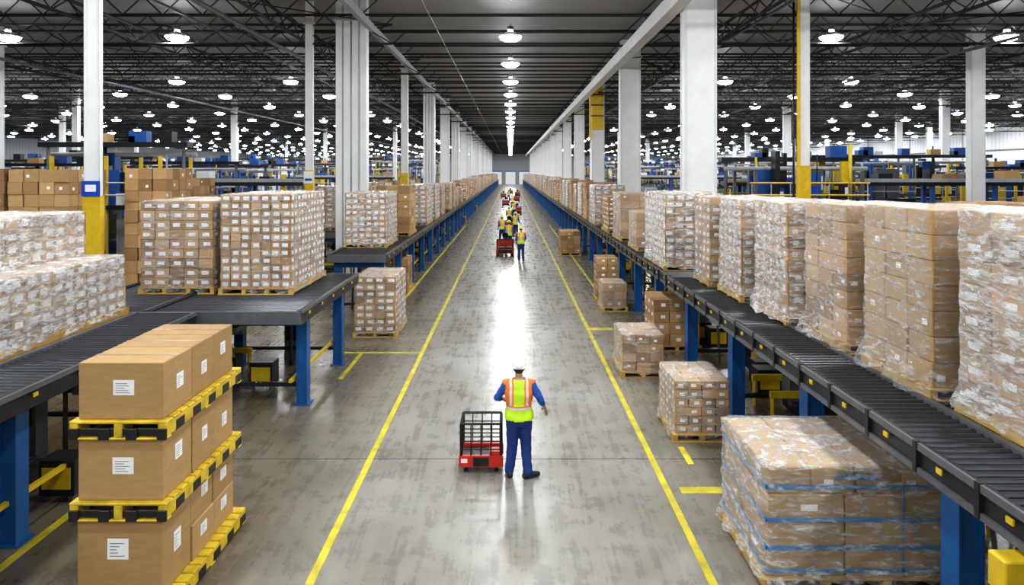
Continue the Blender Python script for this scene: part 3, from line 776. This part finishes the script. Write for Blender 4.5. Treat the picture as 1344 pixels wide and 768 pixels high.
def hand_mesh(side, curl=0.5):
    b = MB(); s = side
    capsule(b, (0, -.02, 0), (0, .02, 0), .027, .028)
    for i in range(4):
        x = (-.030+.020*i)
        capsule(b, (x*.6, .01, 0), (x, .085, 0), .016, .0125)
        L = [.040, .046, .043, .034][i] if s > 0 else [.034, .043, .046, .040][i]
        p = Vector((x, .088, 0)); a = 0; rr = .0095
        for q, l in enumerate((L, L*.62, L*.5)):
            a += curl*(.5+.25*q)
            p2 = p+Vector((x*.06, math.cos(a)*l, -math.sin(a)*l))
            capsule(b, p, p2, rr, rr*.92, 10); p = p2; rr *= .92
    t0 = Vector((-s*.022, .02, -.006)); t1 = t0+Vector((-s*.028, .030, -.012)); t2 = t1+Vector((-s*.014, .030, -.012)); t3 = t2+Vector((-s*.002, .024, -.008))
    capsule(b, t0, t1, .015, .0125, 10); capsule(b, t1, t2, .0115, .0105, 10); capsule(b, t2, t3, .0105, .009, 10)
    me = remesh(b, .0035, 2)
    me.materials.clear(); me.materials.append(M['skin'])
    me.polygons.foreach_set('use_smooth', [True]*len(me.polygons))
    return me
HM = {1: hand_mesh(1), -1: hand_mesh(-1)}

def worker(pose, loc, rz=0, vox=.013, helmet='helmet', noturn=False, stout=1.0):
    P = {k: Vector(v) for k, v in pose.items()}
    b = MB(); segs = []
    lean = P.get('lean', Vector((0, 0, 0)))
    rows0 = [(.80, .14, .115), (.88, .178, .135), (.97, .182, .14), (1.08, .168, .135), (1.20, .180, .14), (1.32, .195, .14), (1.41, .200, .125), (1.47, .165, .105), (1.52, .085, .075)]
    rows = []
    for z, rx, ry in rows0:
        t = max(0, (z-.9)/.6); st_ = 1+(stout-1)*(1 if z < 1.45 else .3); rows.append((z, lean.x*t, lean.y*t, rx*st_, ry*st_))
    loft(b, rows)
    def cap(a, c, r0, r1, lab):
        capsule(b, a, c, r0, r1); segs.append((Vector(a), Vector(c), r0, r1, lab))
    for s, sd in (('L', -1), ('R', 1)):
        hip = Vector((sd*.096, 0, .86))
        cap(hip, P['knee'+s], .102*stout, .078*stout, 'trousers'); cap(P['knee'+s], P['ank'+s]+Vector((0, 0, .02)), .078*stout, .066*stout, 'trousers')
        sh = P['ank'+s]; dr = (P['toe'+s]-sh); dr.z = 0; dr.normalize()
        heel = sh-dr*.05; heel.z = .048; mid = sh+dr*.08; mid.z = .052; toe = sh+dr*.175; toe.z = .043
        cap(heel, mid, .047, .050, 'shoe'); cap(mid, toe, .050, .040, 'shoe'); cap(Vector((sh.x, sh.y, .1)), heel, .045, .045, 'shoe')
        S = Vector((sd*.190+lean.x, lean.y, 1.435)); 
        cap(Vector((sd*.10+lean.x, lean.y, 1.44)), S, .075, .07, 'torso')
        E = P['elb'+s]; Wr = P['wri'+s]
        cap(S, E, .069, .055, 'shirt')
        me_ = E.lerp(Wr, .4 if s == 'L' else .35)
        cap(E, me_, .055, .048, 'shirt'); cap(me_, Wr, .040, .028, 'skin')
    H = Vector((lean.x*1.1, lean.y*1.1+.02, 1.655))
    cap(Vector((lean.x, lean.y, 1.48)), H-Vector((0, .01, .06)), .062, .058, 'skin')
    cap(H+Vector((0, -.012, .015)), H+Vector((0, .018, .02)), .083, .080, 'skin')
    cap(H+Vector((0, .03, -.045)), H+Vector((0, .045, -.065)), .058, .040, 'skin')
    cap(H+Vector((0, .095, .01)), H+Vector((0, .112, -.022)), .009, .014, 'skin')
    for sd in (-1, 1): cap(H+Vector((sd*.083, -.005, .015)), H+Vector((sd*.080, -.0, -.022)), .015, .011, 'skin')
    me = remesh(b, vox, 3)
    def tors(p):
        if p.z < .78: return 9
        zz = p.z
        for i in range(len(rows)-1):
            if rows[i][0] <= zz <= rows[i+1][0]:
                t = (zz-rows[i][0])/(rows[i+1][0]-rows[i][0])
                cx, cy, rx, ry = [rows[i][q]*(1-t)+rows[i+1][q]*t for q in (1, 2, 3, 4)]
                return (math.sqrt(((p.x-cx)/rx)**2+((p.y-cy)/ry)**2)-1)*min(rx, ry)
        return 9
    mats = ['skin', 'shirt', 'trousers', 'shoe', 'lime', 'orange', 'silver', 'hair']
    me.materials.clear()
    for k in mats: me.materials.append(M[k])
    vest_v = [True]*len(me.vertices)
    for p in me.polygons:
        c = p.center; best = tors(c); lab = 'torso'
        for (a, q, r0, r1, l) in segs:
            ab = q-a; t = max(0, min(1, (c-a).dot(ab)/max(ab.length_squared, 1e-9)))
            dd = (c-(a+ab*t)).length-(r0+(r1-r0)*t)
            if l == 'shirt' and c.z > 1.30 and abs(c.x-lean.x) < .20: dd += .05
            if dd < best-1e-4: best = dd; lab = l
        if lab == 'torso':
            if c.z < .90: lab = 'trousers'
            elif c.z > 1.515: lab = 'shirt'
            else:
                lx = abs(c.x-lean.x)
                lab = 'lime'
                if c.z > 1.13 and lx > .075: lab = 'orange' if not (.105 < lx < .135) else 'silver'
                if c.z > 1.13 and lx > .18: lab = 'orange'
                if 1.07 < c.z < 1.115: lab = 'silver'
                if 1.115 <= c.z < 1.135: lab = 'orange'
        if lab == 'skin' and c.z > 1.60 and c.y < H.y-.01: lab = 'hair'
        p.material_index = mats.index(lab); p.use_smooth = True
        if lab not in ('lime', 'orange', 'silver'):
            for vi in p.vertices: vest_v[vi] = False
    me.update()
    nr = [v.normal.copy() for v in me.vertices]
    for v in me.vertices:
        if vest_v[v.index]:
            fl = .014+.02*max(0, (1.05-v.co.z)/.17)
            v.co += nr[v.index]*(fl+noise.noise(v.co*9)*.012)
        elif v.co.z < 1.5 and v.co.z > .1:
            v.co += nr[v.index]*noise.noise(v.co*14)*.009
    me.update(); me.name = 'warehouse_worker'
    o = bpy.data.objects.new('warehouse_worker', me); COL.objects.link(o); o.location = loc; o.rotation_euler = (0, 0, rz)
    for s, sd in (('L', -1), ('R', 1)):
        h = bpy.data.objects.new('hand', HM[sd]); COL.objects.link(h); h.parent = o
        d = (P['wri'+s]-P['elb'+s]).normalized(); pn = Vector((sd*-.6, .0, -.8)); pn = (pn-d*pn.dot(d)).normalized()
        zax = -pn; xax = d.cross(zax)
        mt = Matrix((xax, d, zax)).transposed().to_4x4(); mt.translation = P['wri'+s]+d*.01
        h.matrix_local = mt
    b = MB(); n = 20
    rws = [(-.005, .150, .165), (0.004, .150, .165), (.006, .118, .135), (.035, .117, .134), (.07, .105, .12), (.10, .078, .09), (.118, .04, .048), (.124, .005, .006)]
    for (z, rx, ry) in rws:
        for i in range(n):
            t = 2*math.pi*i/n
            yy = ry*math.sin(t); 
            if z < .005 and yy < 0: yy *= .88
            b.v.append((rx*math.cos(t), yy+(.012 if z < .005 else 0), z))
    for j in range(len(rws)-1):
        for i in range(n):
            i2 = (i+1) % n; b.face([j*n+i, j*n+i2, (j+1)*n+i2, (j+1)*n+i], helmet, .5, j > 1)
    b.face([i for i in reversed(range(n))], helmet)
    for j in range(8):
        ya, yb_ = -.11+j*.0275, -.11+(j+1)*.0275
        zt = lambda q: .132-max(0, abs(q)-.02)**2*5.5
        b.box(-.010, .010, ya, yb_, min(zt(ya), zt(yb_))-.03, min(zt(ya), zt(yb_)), helmet)
    hm = b.obj('hard_hat', (H.x, H.y-.005, H.z+.035), parent=o)
    b = MB()
    for sd in (-1, 1):
        capsule(b, H+Vector((sd*.032, .088, .012)), H+Vector((sd*.032, .090, .012)), .011, .011, 10, 'label')
        capsule(b, H+Vector((sd*.032, .097, .012)), H+Vector((sd*.032, .098, .012)), .006, .006, 8, 'ink')
    capsule(b, H+Vector((-.02, .083, -.058)), H+Vector((.02, .083, -.058)), .006, .006, 8, 'red')
    b.obj('face_features', parent=o)
    return o

poseA = dict(kneeL=(-.10, .03, .48), ankL=(-.145, .0, .09), toeL=(-.19, .2, 0), kneeR=(.105, .03, .48), ankR=(.135, -.06, .09), toeR=(.30, .02, 0),
             elbL=(-.335, .02, 1.215), wriL=(-.24, .235, 1.12), elbR=(.335, -.06, 1.20), wriR=(.40, .10, 1.03), lean=(0, 0, 0))
poseB = dict(kneeL=(-.10, .10, .50), ankL=(-.11, .16, .09), toeL=(-.12, .4, 0), kneeR=(.10, .0, .48), ankR=(.12, -.16, .09), toeR=(.13, .1, 0),
             elbL=(-.25, -.08, 1.17), wriL=(-.25, .10, .98), elbR=(.25, .05, 1.18), wriR=(.22, .27, 1.08), lean=(0, .03, 0))
poseC = dict(kneeL=(-.12, .02, .48), ankL=(-.16, .0, .09), toeL=(-.22, .2, 0), kneeR=(.12, .02, .48), ankR=(.15, 0, .09), toeR=(.2, .2, 0),
             elbL=(-.26, -.02, 1.16), wriL=(-.23, .2, 1.04), elbR=(.27, -.0, 1.16), wriR=(.3, .12, .93), lean=(0, .02, 0))
wA = worker(poseA, (.13, 10.55, 0), 0, .012, stout=1.09)
wB = worker(poseB, (.55, 36.0, 0), 0, .02, 'helmet_y')
wC = worker(poseC, (-.1, 40.6, 0), 0, .02, 'helmet_y')
for i, (x, y, rz) in enumerate([(-.55, 45, .3), (.35, 49, -.2), (-.1, 57, .1), (.35, 68, 2.9), (.2, 85, 0), (-.3, 110, .4)]):
    dup([wB, wC][i % 2], (x, y, 0), rz)

# ------------------------------------------------------------------ cart & tuggers
b = MB()
W, D, HT = .66, .55, .76
b.box(-W/2, W/2, -D/2, D/2, .14, .20, 'red'); b.box(-W/2-.015, W/2+.015, -D/2-.015, -D/2+.06, .10, .27, 'red'); b.box(-W/2-.015, W/2+.015, D/2-.06, D/2+.015, .10, .27, 'red')
b.box(-W/2+.04, W/2-.04, -D/2+.05, D/2-.05, .20, .225, 'dark')
b.box(-.12, .12, -D/2-.03, -D/2-.015, .12, .25, 'rubber'); b.box(-W/2+.02, -W/2+.12, -D/2-.03, -D/2-.015, .17, .23, 'label')
b.box(W/2-.2, W/2-.02, -D/2+.02, -D/2+.2, .225, .33, 'red')
for sx in (-1, 1):
    for sy in (-1, 1):
        cx, cy = sx*(W/2-.09), sy*(D/2-.09)
        b.cyl((cx-.03, cy, .075), (cx+.03, cy, .075), .075, 'rubber', 16); b.cyl((cx-.033, cy, .075), (cx+.033, cy, .075), .03, 'lgrey', 10)
        b.box(cx-.045, cx+.045, cy-.02, cy+.02, .075, .15, 'dark')
        b.bar((sx*(W/2-.02), sy*(D/2-.02), .2), (sx*(W/2-.02), sy*(D/2-.02), HT), .032, 'rubber')
for z in (.36, .49, .62, HT):
    wd = .028 if z == HT else .014
    for sy in (-1, 1): b.bar((-W/2+.02, sy*(D/2-.02), z), (W/2-.02, sy*(D/2-.02), z), wd, 'rubber')
    b.bar((-W/2+.02, -D/2+.02, z), (-W/2+.02, D/2-.02, z), wd, 'rubber'); b.bar((W/2-.02, -D/2+.02, z), (W/2-.02, D/2-.02, z), wd, 'rubber')
for q in range(1, 4):
    x = -W/2+.02+(W-.04)*q/4
    for sy in (-1, 1): b.bar((x, sy*(D/2-.02), .2), (x, sy*(D/2-.02), HT), .013, 'rubber')
for q in range(1, 4):
    yy = -D/2+.02+(D-.04)*q/4
    for sx in (-1, 1): b.bar((sx*(W/2-.02), yy, .2), (sx*(W/2-.02), yy, HT), .013, 'rubber')
b.obj('wire_cage_cart', (-.46, 10.95, 0))

b = MB()
b.box(-.5, .5, -.9, .9, .18, .42, 'red'); b.box(-.45, .45, .3, .9, .42, .8, 'red'); b.box(-.38, .38, -.8, .2, .42, .5, 'dark')
for sx in (-1, 1):
    for yy in (-.6, .6): b.cyl((sx*.42-.06, yy, .18), (sx*.42+.06, yy, .18), .18, 'rubber', 14)
    b.bar((sx*.44, -.85, .42), (sx*.44, -.85, .95), .05, 'rubber')
b.bar((-.44, -.85, .95), (.44, -.85, .95), .05, 'rubber'); b.box(-.4, .4, -.93, -.9, .22, .38, 'rubber')
b.bar((0, .4, .8), (0, .15, 1.1), .05, 'rubber'); b.cyl((0, .13, 1.1), (0, .17, 1.13), .17, 'rubber', 14)
tg = b.obj('tow_tractor', (-.3, 38.6, 0))
for (x, y) in ((-.1, 53), (.7, 74), (-.6, 92), (.9, 105), (-1.2, 120), (1.3, 128), (0, 140)):
    dup(tg, (x, y, 0))

b = MB()
for i in range(-3, 4):
    b.box(i*5-1.8, i*5+1.8, -0.08, 0, 0, 4.5, 'white'); b.box(i*5-2, i*5+2, -0.1, -.02, 4.5, 4.9, 'blue_m')
b.obj('door_1', (0, YB-.005, 0))

# ------------------------------------------------------------------ world, camera
w = bpy.data.worlds.new('world'); scene.world = w; w.use_nodes = True
w.node_tree.nodes['Background'].inputs[0].default_value = (.8, .88, 1, 1); w.node_tree.nodes['Background'].inputs[1].default_value = .3
cd = bpy.data.cameras.new('camera'); cam = bpy.data.objects.new('camera', cd); COL.objects.link(cam)
cam.location = (0, 0, 4.7); cam.rotation_euler = (math.radians(90), 0, 0)
cd.sensor_width = 36; cd.lens = 900/1344*36; cd.shift_y = -159/1344; cd.shift_x = 2/1344; cd.clip_end = 500
scene.camera = cam
scene.view_settings.view_transform = 'Standard'
try: scene.view_settings.look = 'Medium High Contrast'
except Exception as ex: print('look', ex)
scene.view_settings.exposure = 0.35
